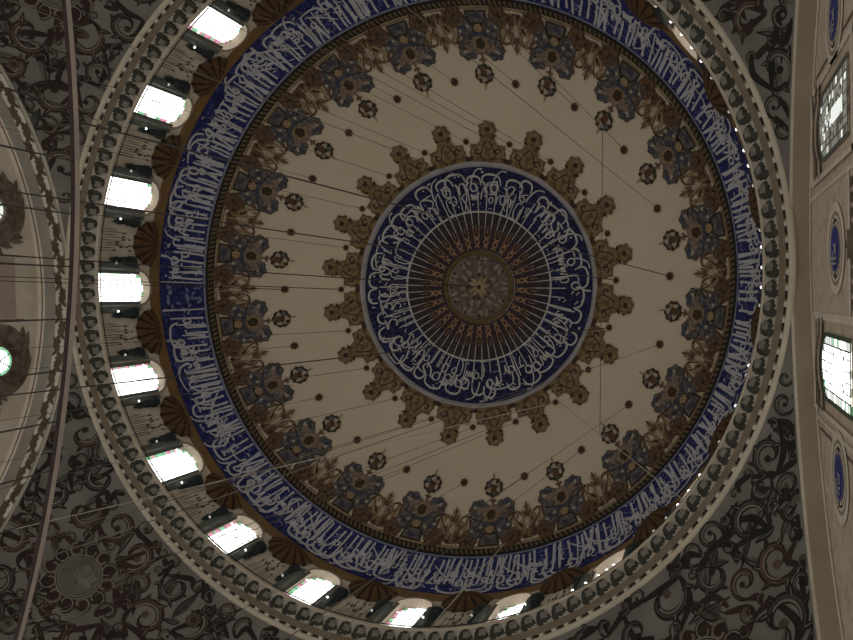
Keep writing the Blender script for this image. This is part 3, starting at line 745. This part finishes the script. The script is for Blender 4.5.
def make_pendentive(mid, seed):
    root = empty('ceiling_pendentive', kind='structure')
    g = MB()
    ths = lin(mid - 45, mid + 45, 61)
    g.grid(lambda t, v: pen_pt(t, 10.56 + (max(rho_max(t), 10.56) - 10.56) * v), ths, lin(0, 1, 13), pend)
    q = random.Random(seed)
    def mp(off):
        def f(x, s):
            th = mid + x / SC * 180 / PI
            th = max(mid - 44.9, min(mid + 44.9, th))
            rho = min(rho_of(th, max(.04, s)), max(10.56, rho_max(th) - .03))
            return pen_pt(th, rho, off)
        return f
    def inside(x, s, m):
        th = mid + x / SC * 180 / PI
        if abs(th - mid) > 44.5: return False
        lim = arc_len(th, rho_max(th))
        return s > m and s < lim - m and s < 5.5
    MR = .60; sm = arc_len(mid, 12.1)
    # medallion with cartouche
    med = MB()
    mm = mp
    circ = []
    # greyed green areas of leaf between the scrolls
    for k in range(120):
        x = q.uniform(-8.5, 8.5); s = q.uniform(.2, 4.8)
        if inside(x, s, .25) and math.hypot(x, s - sm) > 1.0:
            a_ = q.uniform(0, 6.3); l_ = q.uniform(.5, 1.2); w_ = q.uniform(.10, .20)
            g.fan(leaf(x, s, a_, l_, w_), mp(.006 + .00004 * k), q.choice((pgreen, pgreen, sc_mid)))
            g.strip(leaf(x, s, a_, l_, w_)[:7], .022, mp(.012), sc_dark)
            g.strip([(x + l_ * t * cos(a_), s + l_ * t * sin(a_)) for t in (.1, .5, .9)], .014, mp(.012), sc_dark)
    tries = 0
    while tries < 14000 and len(circ) < 380:
        tries += 1
        rr = q.uniform(.48, .68) if tries < 500 else (q.uniform(.30, .46) if tries < 2200 else q.uniform(.15, .28))
        x = q.uniform(-8.6, 8.6); s = q.uniform(.2, 5.2)
        if not inside(x, s, rr * .62): continue
        if math.hypot(x, s - sm) < .92 + rr: continue
        if any(math.hypot(x - c[0], s - c[1]) < (rr + c[2]) * .90 for c in circ): continue
        circ.append((x, s, rr))
    for k, (x, s, rr) in enumerate(circ):
        a0 = q.uniform(0, 6.3); d = q.choice((-1, 1)); turns = q.uniform(.85, 1.3)
        near = math.hypot(x, s - sm) < 1.9
        base = sc_brn if near else q.choice((sc_dark, sc_dark, sc_dark, sc_dark, sc_brn))
        P = []; Wd = []; P2 = []; P3 = []
        for t in lin(0, 1, 26):
            r_ = rr * (1.0 - .80 * t ** .9); a = a0 + d * turns * 2 * PI * t
            P.append((x + r_ * cos(a), s + r_ * sin(a)))
            Wd.append(rr * (.05 + .15 * sin(PI * min(1, t * 1.2 + .05)) ** .8) * (1 if t < .86 else .7))
            P2.append((x + (r_ - rr * .10) * cos(a), s + (r_ - rr * .10) * sin(a)))
            P3.append((x + (r_ + rr * .03) * cos(a), s + (r_ + rr * .03) * sin(a)))
        g.strip(P, Wd, mp(.016), base)
        g.strip(P3[2:18], [w * .28 for w in Wd[2:18]], mp(.022), sc_mid if base is sc_dark else sc_rose)
        g.strip(P2[3:15], [w * .22 for w in Wd[3:15]], mp(.024), sc_lite)
        e = P[-1]
        g.fan(lobed(e[0], e[1], rr * .17, rr * .17, 5, .15, n=12), mp(.026), q.choice((base, sc_rose, base)))
        if rr > .4:
            for j in range(q.choice((3, 4, 5))):
                i0 = int(2 + j * 3.4); p = P[i0]; a = math.atan2(p[1] - s, p[0] - x) + d * .75
                g.fan(leaf(p[0], p[1], a, rr * q.uniform(.42, .62), rr * .12), mp(.019 + .001 * j), base)
                g.strip([(p[0] + rr * .08 * cos(a), p[1] + rr * .08 * sin(a)), (p[0] + rr * .36 * cos(a), p[1] + rr * .36 * sin(a))], [rr * .03, rr * .008], mp(.028), sc_mid if j % 2 else sc_lite)
        # stem to the next scroll
        nb = sorted(circ, key=lambda c: math.hypot(c[0] - x, c[1] - s))[1:3]
        for c in nb[:1 if rr < .4 else 2]:
            p = P[0]; tx, ty = c[0] + c[2] * .8 * q.uniform(-1, 1), c[1] + c[2] * .6
            if math.hypot(tx, ty - sm) < .85: continue
            mx_ = (p[0] + tx) / 2 + q.uniform(-.3, .3); my = (p[1] + ty) / 2 + q.uniform(-.3, .3)
            Q = smooth_path([p, (mx_, my), (tx, ty)], 6)
            g.strip(Q, [.035 + .05 * sin(PI * t) for t in lin(0, 1, len(Q))], mp(.013), base)
        if q.random() < .16:
            g.fan(lobed(x, s, rr * .34, rr * .34, 7, .12), mp(.03), sc_rose)
            g.fan(lobed(x, s, rr * .14, rr * .14, 5, .1), mp(.036), sc_brn)
    g.build('painted_scrollwork', root, label='grey vault painted with dark curling acanthus scrolls')
    mo = lambda o: (lambda x, y: mp(o)(x, y + sm))
    med.fan(lobed(0, 0, MR * 1.5, MR * 1.5, 12, .1, n=48), mo(.03), sc_brn)
    for k in range(12):
        a = 2 * PI * k / 12
        P = [(MR * 1.28 * cos(a) + .24 * (1 - .6 * t) * cos(a + 5 * t), MR * 1.28 * sin(a) + .24 * (1 - .6 * t) * sin(a + 5 * t)) for t in lin(0, 1, 10)]
        med.strip(P, .05, mo(.042), sc_rose if k % 2 else sc_dark); med.strip(P, .018, mo(.05), sc_lite)
    for r0, r1, m_, o_ in ((MR * 1.06, MR * .99, sc_lite, .055), (MR * .99, MR * .95, sc_dark, .056), (MR * .95, MR * .90, sc_lite, .057)):
        med.ring2(0, 0, r0, r0, r1, r1, mo(o_), m_, 40)
    med.fan(lobed(0, 0, MR * .90, MR * .90, n=40), mo(.05), pgreen)
    for st, sc_, ox, oy in ((word_strokes('mHmd')[0], .52, -.40, -.06), (word_strokes('Allh')[0], .44, -.36, -.34)):
        for s_ in st:
            P = smooth_path([(ox + p[0] * sc_ * .9, oy + p[1] * sc_) for p in s_], 4)
            med.strip(P, pen(P, .045), mo(.065), sc_lite)
    med.build('medallion', root, label='round grey green medallion in a maroon cartouche')
    return root
for i, (mid, nm) in enumerate(((45, 'far right'), (135, 'left'), (225, 'upper left'), (315, 'upper right'))):
    p = make_pendentive(mid, 31 + i * 7)

# ------------------------------------------------------------------ four arches and the walls under them
def arch_z(side, t, x):
    """height of the arch edge on the plane |x| (side azimuth 0/90/180/270) at lateral distance t"""
    th = side
    z0, R2 = zpar(th)
    return z0 + sqrt(max(.01, R2 - AX * AX - t * t))
def place(side, d, t, z):
    a = R_(side)
    return (d * cos(a) - t * sin(a), d * sin(a) + t * cos(a), z)
def tvals(side, n=61):
    z0, R2 = zpar(side); m = sqrt(R2 - AX * AX) * .985
    return [m * sin(PI * .5 * k) for k in lin(-1, 1, n)]
WB = 8.6
def wall(side, name, dep, bands, wmat, label):
    """bands: (depth0, depth1, material) of the soffit from the edge inwards"""
    b = MB(); T = tvals(side)
    b.grid(lambda t, v: place(side, AX + dep, t, WB + (arch_z(side, t, 0) + .25 - WB) * v), T, lin(0, 1, 12), wmat)
    o = b.build(name, kind='structure', label=label)
    s = MB()
    for d0, d1, m_ in bands:
        s.grid(lambda t, d: place(side, AX + d, t, arch_z(side, t, 0)), T, [d0, d1], m_)
    # front face from the arch edge up behind the pendentive, and the pier faces below the springing
    s.grid(lambda t, v: place(side, AX + .012, t, arch_z(side, t, 0) + .5 * v), T, [0, 1], bands[0][2])
    z0, _ = zpar(side)
    for sg in (-1, 1):
        m = T[-1] * sg
        s.grid(lambda d, z: place(side, AX + d, m, z), [0, dep], [min(WB, z0), arch_z(side, T[-1], 0)], bands[0][2])
    return o, s
# right wall, seen almost edge on
wr, sr = wall(0, 'wall_right', .42, [(0, .06, soffl), (.06, .40, soff), (.40, .42, wline)], pinkw, 'rose beige wall with stained glass windows and blue medallions')
sr.build('arch_soffit', wr, smooth=False, label='plain taupe soffit of the arch')
XR = AX + .42
def wmap(off): return lambda t, z: (XR - off, t, z)
det = MB()
# light lines following the arch and framing the panels
T = tvals(0)
det.strip([(t, arch_z(0, t, 0) - .10) for t in T], .09, wmap(.012), wline)
for t0, t1 in ((-1.28, -1.20), (1.20, 1.28), (-3.48, -3.40), (3.40, 3.48)):
    det.fan([(t0, 12), (t1, 12), (t1, arch_z(0, t1, 0) - .1), (t0, arch_z(0, t0, 0) - .1)], wmap(.014), wline)
for z in (13.85,):
    det.fan([(-1.2, z), (1.2, z), (1.2, z + .16), (-1.2, z + .16)], wmap(.016), wline)
    for k in range(9):
        det.fan(lobed(-1.0 + .25 * k, z - .15, .09, .12, 5, .2), wmap(.018), carv)
det.fan(lobed(0, 13.75, .3, .45, 8, .25), wmap(.02), carv)
for sx in (-1, 1):      # outer panels
    det.fan([(sx * 3.6, 12), (sx * 3.66, 12), (sx * 3.66, arch_z(0, 3.66, 0) - .4), (sx * 3.6, arch_z(0, 3.6, 0) - .4)], wmap(.012), carv)
det.build('wall_moulding', wr)
def medal(tc, zc):
    b = MB()
    for r0, r1, m_, o_ in ((.86, .70, wline, .02), (.70, .62, soff, .018), (.62, .52, wline, .02)):
        b.ring2(tc, zc, r0 * .97, r0 * 1.06, r1 * .97, r1 * 1.06, wmap(o_), m_, 40)
    b.fan(lobed(tc, zc, .54, .58, n=40), wmap(.02), pinkw)
    b.fan(lobed(tc, zc, .41, .45, n=40), wmap(.024), medblue)
    b.ring2(tc, zc, .43, .47, .40, .44, wmap(.034), paleblue, 40)
    for sz in (-1, 1): b.fan(lobed(tc + sz * .5, zc, .07, .05, n=10), wmap(.032), sc_rose)
    for st, ox, oy, sc_ in ((word_strokes('Allh')[0], .30, -.18, .38), (word_strokes('Ely')[0], .26, .05, .30)):
        for s_ in st:
            P = smooth_path([(tc + ox - p[0] * sc_ * .8, zc + oy + p[1] * sc_) for p in s_], 4)
            b.strip(P, pen(P, .022), wmap(.045), white)
    return b
for k, (tc, zc) in enumerate(((0, 15.22), (4.15, 15.1), (-4.15, 15.1))):
    medal(tc, zc).build('medallion', wr, label='blue medallion inside pale oval rings')
def side_window(tc, num, hot, lab):
    root = empty('window_%d' % num, kind='structure', label=lab)
    hw, zs, zb, zt = .60, 16.36, 13.9, 16.92
    def top(x): return zs + (zt - zs) * sqrt(max(0, 1 - (x / hw) ** 2))
    b = MB()
    ow = 1.0
    # stone surround with flat top
    b.fan([(tc - ow, 13.3), (tc - ow + .1, 13.3), (tc - ow + .1, 17.72), (tc - ow, 17.86)], wmap(.02), wline)
    b.fan([(tc + ow, 13.3), (tc + ow - .1, 13.3), (tc + ow - .1, 17.72), (tc + ow, 17.86)], wmap(.05), wline)
    b.fan([(tc - ow, 17.86), (tc + ow, 17.86), (tc + ow - .1, 17.70), (tc - ow + .1, 17.70)], wmap(.05), wline)
    X = lin(-hw, hw, 15)
    b.fan([(tc - ow, 13.3), (tc + ow, 13.3), (tc + ow, 13.45), (tc - ow, 13.45)], wmap(.05), wline)
    b.fan([(tc - hw * 1.14, zb - .1), (tc + hw * 1.14, zb - .1), (tc + hw * 1.14, zb), (tc - hw * 1.14, zb)], wmap(.03), greenfr if hot else bluegf)
    fr_ = greenfr if hot else bluegf
    b.add([wmap(.03)(tc + x, top(x)) for x in X] + [wmap(.03)(tc + x * 1.14, top(x) + .11) for x in X], [(i, i + 1, 16 + i, 15 + i) for i in range(14)], fr_)
    for s in (-1, 1):
        b.fan([(tc + s * hw, zb), (tc + s * hw * 1.14, zb), (tc + s * hw * 1.14, zs + .1), (tc + s * hw, zs)], wmap(.03), fr_)
    b.add([wmap(.03)(tc + x, top(x)) for x in X] + [wmap(.0)(tc + x, top(x)) for x in X], [(i, i + 1, 16 + i, 15 + i) for i in range(14)], fr_)
    b.build('window_frame', root)
    c = MB(); q = random.Random(num)
    for k in range(15):       # carved leaf crest over the arch
        x = lin(-.85, .85, 15)[k]
        zc_ = max(zs + .45, top(max(-hw, min(hw, x))) + .28)
        c.fan(lobed(tc + x, zc_, .11, .13, 5, .25, q.uniform(0, 6)), wmap(.08 + .002 * k), carv)
        c.fan(leaf(tc + x, zc_, PI / 2 + x * .4, .32, .09), wmap(.07), carv)
    c.build('carved_crest', root, label='carved umber leaf crest')
    p = MB(); nx, nz = 8, 18
    for a in range(nx):
        for d in range(nz):
            x0 = -hw + 2 * hw * a / nx; x1 = x0 + 2 * hw / nx; z0 = zb + (zt - zb) * d / nz; z1 = z0 + (zt - zb) / nz
            xm = (x0 + x1) / 2
            if (z0 + z1) / 2 > top(xm): continue
            e = a in (0, nx - 1) or (z1 > top(xm) - .2)
            if hot: m_ = q.choice((W_SIDE, W_SIDE, W_GRN, W_HOT)) if e else (W_SIDE if q.random() < .1 else W_HOT)
            else: m_ = W_SIDE if (a in (3, 4) and 14.3 < z0 < 15.5) else q.choice((W_GRY, W_GRY, W_GRY2, W_SIDE if q.random() < .3 else W_GRY))
            p.add([wmap(.012)(tc + x0, z0), wmap(.012)(tc + x1, z0), wmap(.012)(tc + x1, z1), wmap(.012)(tc + x0, z1)], [(0, 1, 2, 3)], m_)
    p.build('window_pane', root)
    l = MB(); wm = lambda x, z: wmap(.018)(tc + x, z)
    for x in (-.44, .44): l.strip([(x, zb), (x, top(x))], .016, wm, fr_)
    for d in range(1, 13):
        z = zb + (zt - zb) * d / 13
        for s_ in (-1, 1):
            if z < top(.5): l.strip([(s_ * .44, z), (s_ * .6, z)], .018, wm, fr_)
    for z in (14.35, 15.75): l.strip([(-.44, z), (.44, z)], .03, wm, fr_)
    zc_ = 15.05
    for dx in (-1, 1):
        for dz in (-1, 1):
            l.strip([(dx * .44, zc_ + dz * .15), (dx * .25, zc_ + dz * .2), (dx * .12, zc_ + dz * .5)], .016, wm, fr_)
            l.fan(lobed(dx * .3, zc_ + dz * .5, .05, .08, n=10), wm, fr_)
    for x in (-.3, -.1, .1, .3): l.strip([(x, 15.75), (x, top(x))], .012, wm, fr_); l.strip([(x, zb), (x, 14.35)], .012, wm, fr_)
    l.build('window_lattice', root)
side_window(2.25, 21, True, 'bright stained glass window with green frame in the right wall')
side_window(-2.45, 22, False, 'dim stained glass window with grey frame in the right wall')

# left wall: deep banded soffit and tympanum with two round windows
DL = 1.36
wl_, sl = wall(180, 'wall_left', DL, [(0, .07, soffl), (.07, .17, sage), (.17, .22, frz), (.22, .52, frz), (.52, .60, frz), (.60, 1.06, greyg), (1.06, 1.15, frz), (1.15, 1.21, redl), (1.21, DL, frz)], tymp, 'left tympanum wall with beige panels and round windows')
def smap(off):
    # soffit coordinates: arc parameter a (rad from crown), depth d
    def f(a, d):
        z0, R2 = zpar(180); Rr = sqrt(R2 - AX * AX) - off
        return place(180, AX + d, Rr * sin(a), z0 + Rr * cos(a))
    return f
NSC = 46
for k in range(NSC):              # running brown scroll on the soffit
    a0 = -1.15 + 2.3 * k / NSC; da = 2.3 / NSC; sg = 1 if k % 2 else -1
    mpf = smap(.02)
    P = [(a0 + da * t, .37 + .10 * sg * sin(PI * t)) for t in lin(0, 1, 9)]
    # strokes in (rad, m): scale the first axis to metres
    mm_ = lambda x, d: mpf(x / 10.4, d)
    P = [(p[0] * 10.4, p[1]) for p in P]
    sl.strip(P, [.05, .08, .11, .13, .13, .12, .10, .08, .05], mm_, frb)
    x, d = P[4]
    sl.fan(leaf(x, d, -sg * 1.1, .22, .07), mm_, frb); sl.fan(leaf(x + .12, d, -sg * 1.9, .2, .06), mm_, frb); sl.fan(leaf(x - .2, d - sg * .04, sg * 2.4, .26, .07), mm_, frb); sl.fan(leaf(x, d, sg * .5, .3, .06), mm_, frb)
    sl.strip([(P[2][0] + .12 * (1 - .5 * t) * cos(6 * t), .37 + .08 * (1 - .5 * t) * sin(6 * t)) for t in lin(0, 1, 9)], .03, mm_, frb)
sl.build('arch_soffit', wl_, smooth=False, label='arch soffit with brown scroll frieze and grey band')
XL = -(AX + DL)
def lmap(off): return lambda t, z: (XL + off, t, z)
dt_ = MB()
dt_.fan([(-.95, 12), (.95, 12), (.95, 17.62), (-.95, 17.62)], lmap(.02), tympb)
dt_.fan([(-.80, 12), (.80, 12), (.80, 17.5), (-.80, 17.5)], lmap(.03), tympb)
for s in (-1, 1):
    dt_.fan([(s * 3.75, 12), (s * 5.6, 12), (s * 5.6, 15.6), (s * 4.6, 16.6), (s * 3.75, 17.0)], lmap(.02), tympb)
    dt_.strip([(s * 1.02, 12), (s * 1.02, 17.9)], .03, lmap(.022), redl)
dt_.build('wall_panel', wl_, label='brownish beige painted panel')
for k, tc in enumerate((2.28, -2.42)):
    root = empty('window_%d' % (23 + k), kind='structure', label='round window in a dark wreath on the left tympanum, ' + ('lower in the picture' if k == 0 else 'upper in the picture'))
    zc = 16.92
    b = MB(); q = random.Random(77 + k)
    b.ring2(tc, zc, 1.16, 1.16, .44, .44, lmap(.03), wreath, 40)
    for j in range(34):
        a = 2 * PI * j / 34; rr = q.uniform(.75, 1.12)
        b.fan(leaf(tc + rr * cos(a), zc + rr * sin(a), a + q.uniform(.6, 1.4), q.uniform(.3, .5), .1), lmap(.05 + .002 * (j % 9)), q.choice((wreath, frb, carv)))
    for j in range(16):
        a = 2 * PI * j / 16
        b.fan(lobed(tc + .62 * cos(a), zc + .62 * sin(a), .1, .1, 5, .2), lmap(.075), q.choice((wreath, sc_rose, carv)))
    b.build('wreath', root)
    p = MB()
    n = 24
    p.fan(lobed(tc, zc, .36, .36, n=24), lmap(.04), W_HOT if k == 0 else W_SIDE)
    p.ring2(tc, zc, .45, .45, .36, .36, lmap(.04), W_GRN if k == 0 else W_GRY2, 24)
    p.build('window_pane', root)
    l = MB()
    for a in lin(0, PI, 4)[:-1]:
        l.tube([lmap(.06)(tc - .44 * cos(a), zc - .44 * sin(a)), lmap(.06)(tc + .44 * cos(a), zc + .44 * sin(a))], .02, bluegf, 4)
    l.build('window_lattice', root)
# the two arches outside the picture
for sd, nm in ((90, 'wall_front'), (270, 'wall_back')):
    w_, s_ = wall(sd, nm, .42, [(0, .06, soffl), (.06, .42, soff)], pinkw, 'plain rose beige wall under the arch')
    s_.build('arch_soffit', w_)

# ------------------------------------------------------------------ chandelier hoops
HZ = 2.41
def hoop(rad, name, label):
    root = empty(name, (0, 0, 0), label=label, category='chandelier')
    b = MB()
    b.grid(lambda t, p: ((rad + p[0]) * cos(R_(t)), (rad + p[0]) * sin(R_(t)), HZ + p[1]), TW, [(0, .002), (0, .030)], irontp, closed=True)
    b.grid(lambda t, p: ((rad + p[0]) * cos(R_(t)), (rad + p[0]) * sin(R_(t)), HZ + p[1]), TW, [(0, .030), (-.014, .030), (-.014, .002)], irontp, closed=True)
    b.build('hoop_band', root, label='flat taupe iron band of the hoop')
    u = MB()
    u.grid(lambda t, p: ((rad + p[0]) * cos(R_(t)), (rad + p[0]) * sin(R_(t)), HZ + p[1]), TW, [(.001, .003), (.001, -.004), (-.015, -.004), (-.015, .003)], irond, closed=True)
    u.build('hoop_rim', root, label='dark red brown lower rim of the hoop')
    return root
hp = hoop(6.114, 'chandelier_hoop', 'huge thin iron chandelier hoop crossing the left of the view')
def hanger_mb(ang, rad=6.114):
    b = MB(); a = R_(ang); x, y = (rad - .007) * cos(a), (rad - .007) * sin(a)
    b.tube([(x, y, HZ), (x, y, 2.1), (x, y, 1.75)], [.0032, .0042, .0046], wire, 5)
    b.grid(lambda t, p: (x + p[0] * cos(t), y + p[0] * sin(t), p[1]), lin(0, 2 * PI, 9), [(.004, 1.70), (.012, 1.715), (.017, 1.74), (.019, 1.765)], oilglass)
    return b
base = hanger_mb(0).build('lamp_hanger', hp)
degs = []
k = 0
NH = 174
for j in range(NH): degs.append(1.6 + 360 * ((j + 1) // 2 * (1 if j % 2 else -1)) / NH)
skip = {}
base.rotation_euler = (0, 0, R_(degs[0]))
for d in degs[1:100]:
    c = base.copy(); COL.objects.link(c); c.parent = hp; c.rotation_euler = (0, 0, R_(d))
rest = MB()
for d in degs[100:]:
    o = hanger_mb(d); 
    for i_, f_ in enumerate(o.f): pass
    off = len(rest.v); rest.v += o.v
    for f_, mi_ in zip(o.f, o.m): rest.f.append(tuple(off + i for i in f_)); rest.m.append(rest.mi(o.mats[mi_]))
rest.build('lamp_hanger', hp, kind='stuff')
hp2 = hoop(4.3, 'chandelier_hoop', 'smaller iron chandelier hoop inside the big one, below the view')

# ------------------------------------------------------------------ cables
ORD = ['first', 'second', 'third', 'fourth', 'fifth', 'sixth', 'seventh', 'eighth', 'ninth', 'tenth', 'eleventh', 'twelfth', 'thirteenth', 'fourteenth', 'fifteenth', 'sixteenth', 'seventeenth', 'eighteenth', 'nineteenth', 'twentieth']
def cable(name, p0, p1, r, m, label, cat='cable', group=None, sag=0.0):
    b = MB()
    P = []
    for t in lin(0, 1, 9 if sag else 2):
        v = Vector(p0).lerp(Vector(p1), t); v.z -= sag * 4 * t * (1 - t); P.append(v)
    n_ = len(P)
    b.tube(P, [r[0] + (r[1] - r[0]) * i / (n_ - 1) for i in range(n_)] if isinstance(r, tuple) else r, m, 6)
    o = b.build(name, label=label, category=cat)
    if group: o['group'] = group
    return o
# azimuth 270 is the top of the picture; clockwise in the picture = growing azimuth
for k in range(20):
    th = 270 + 18 * k; a = R_(th)
    p = dome(7.65, th, .02); e = ((6.114 - .007) * cos(a), (6.114 - .007) * sin(a), HZ + .034)
    dark = (k in (5, 15))
    cable('hanging_cable', p, e, (.016, .0045) if dark else (.009, .003), wire if dark else wirethin,
          'thin cable hanging from the outer ring of rosettes, %s rosette clockwise from the top' % ORD[k], group='cables of the outer rosette ring')
    p = dome(5.69, th, .02); e = ((4.3 - .007) * cos(a), (4.3 - .007) * sin(a), HZ + .034)
    dark = (k in (5, 6, 15))
    cable('hanging_cable', p, e, (.017, .0045) if dark else (.010, .003), wire if dark else wirethin,
          'thin cable hanging from the inner ring of rosettes, %s rosette clockwise from the top' % ORD[k], group='cables of the inner rosette ring')
cable('hanging_chain', dome(.02, 0, .05), (0, 0, 2.2), (.02, .006), wire, 'dark centre cable hanging from the boss at the crown of the dome')
hk = dome(5.74, 55.2, .25)
cable('guy_wire', hk, (-10.5, 7.12, 15.55), .017, wirelt, 'pale wire running from the blue roundel down to the lower left corner')
cable('guy_wire', dome(5.72, 52.6, .30), (8.14, 5.89, 19.36), .013, wirelt, 'pale wire running from the blue roundel to the lower right cornice')
cable('guy_wire', dome(9.55, 76.6, .22), (1.43, 9.80, 19.40), .018, wirelt, 'short pale wire crossing the blue calligraphy band at the bottom')
cable('guy_wire', dome(7.8, -43.7, .3), dome(7.75, 46.6, .3), .012, wirethin, 'straight thin wire strung across the right of the dome between two flower tips')

# ------------------------------------------------------------------ bulbs on the cornice and their cable
b = MB()
b.tube([(9.985 * cos(R_(t)), 9.985 * sin(R_(t)), 19.27) for t in lin(63, 300, 121)], .018, wire, 5)
b.build('light_cable', label='dark electric cable lying along the cornice lip on the window side', category='cable')
b = MB()
b.tube([(10.0 * cos(R_(t)), 10.0 * sin(R_(t)), 19.26) for t in lin(-52, 60, 61)], .014, wire, 5)
b.build('light_cable', label='dark electric cable linking the bulbs along the right of the cornice', category='cable')
def bulb(kind):
    root = empty('light_bulb', category='bulb')
    s_ = MB(); s_.tube([(0, 0, 0), (0, 0, .05)], .022, wire, 6); s_.build('socket', root)
    g_ = MB(); g_.ball((0, 0, .085), .042, kind, 8, 6, (1, 1, 1.15)); g_.build('glass', root, smooth=True)
    return root
bp = bulb(B_LIT); bq = bulb(B_DIM); used = {}
def put_bulb(proto, p, label, group):
    o = proto if proto not in used else copy_tree(proto)
    used[proto] = 1; o.location = p; o['label'] = label; o['group'] = group
lits = [(-47.5, 0), (-44.6, 0), (-42.2, 0), (-39.8, 0), (-36.6, 1), (-34.2, 1), (-31.8, 1), (-29.4, 1), (-26.6, 0), (-21.2, 0), (-18.5, 1), (-15.4, 1), (-13.2, 1), (-10.4, 0), (-4.2, 0), (-1.9, 1), (.9, 1), (3.6, 1), (6.1, 0), (14.5, 1), (15.9, 0), (20.4, 1), (26.0, 0), (31.5, 1), (34.3, 1), (36.9, 1), (39.5, 0), (42.2, 0), (50.2, 1), (51.5, 1), (53.1, 1), (55.4, 1), (57.8, 1)]
TENS = ['', '', 'twenty', 'thirty']
def ordinal(n):
    if n <= 20: return ORD[n - 1]
    return TENS[n // 10] + '-' + ORD[n % 10 - 1] if n % 10 else {30: 'thirtieth'}[n]
for n_, (t, l) in enumerate(lits):
    r = 10.0
    put_bulb(bp if l else bq, (r * cos(R_(t)), r * sin(R_(t)), 19.278),
             ('bright' if l else 'faint') + ' clear bulb on the right cornice lip, %s bulb from the top' % ordinal(n_ + 1), 'bulbs along the cornice lip')
# two bulbs beside each window of the left half, sitting by the capitals
WN = [(234, 'topmost'), (216, 'second from top'), (198, 'third from top'), (180, 'fourth from top'), (162, 'fifth from top'), (144, 'sixth from top'), (126, 'seventh from top'), (108, 'eighth from top'), (90, 'ninth from top'), (72, 'lowest right')]
for th, nm in WN:
    for s in (-1, 1):
        t = th + s * 4.7
        put_bulb(bq if s > 0 else bp, (10.05 * cos(R_(t)), 10.05 * sin(R_(t)), 19.98), 'small clear bulb by the capital %s the %s lit window' % ('clockwise of' if s > 0 else 'anticlockwise of', nm), 'bulbs beside the drum windows')

# ------------------------------------------------------------------ light: dim daylight rising from the hall below
w = bpy.data.worlds.new('World'); C.world = w; w.use_nodes = True
bg = w.node_tree.nodes['Background']; bg.inputs[0].default_value = (1.0, 0.965, 0.89, 1); bg.inputs[1].default_value = 0.50

# ------------------------------------------------------------------ camera: standing under the right arch, looking up
RB = ((0.938531808926793, -0.015528154729937956, -0.34484332680694985), (0.025066068374546134, 0.9994161620612597, 0.023216959899704), (0.3442814776441571, -0.03043372178069897, 0.9383730882382182))
cam = bpy.data.cameras.new('Camera'); co = bpy.data.objects.new('Camera', cam); COL.objects.link(co)
cam.sensor_width = 36; cam.lens = 740 / 853 * 36; cam.clip_end = 200; cam.clip_start = .05
M = Matrix([[RB[i][0], -RB[i][1], -RB[i][2], (8.545138, 0.799131, 0.0)[i]] for i in range(3)] + [[0, 0, 0, 1]])
co.matrix_world = M
C.camera = co
C.view_settings.view_transform = 'Standard'; C.view_settings.look = 'None'; C.view_settings.gamma = 1; C.view_settings.use_curve_mapping = False
C.view_settings.exposure = 0.0
C.cycles.max_bounces = 5; C.cycles.diffuse_bounces = 3
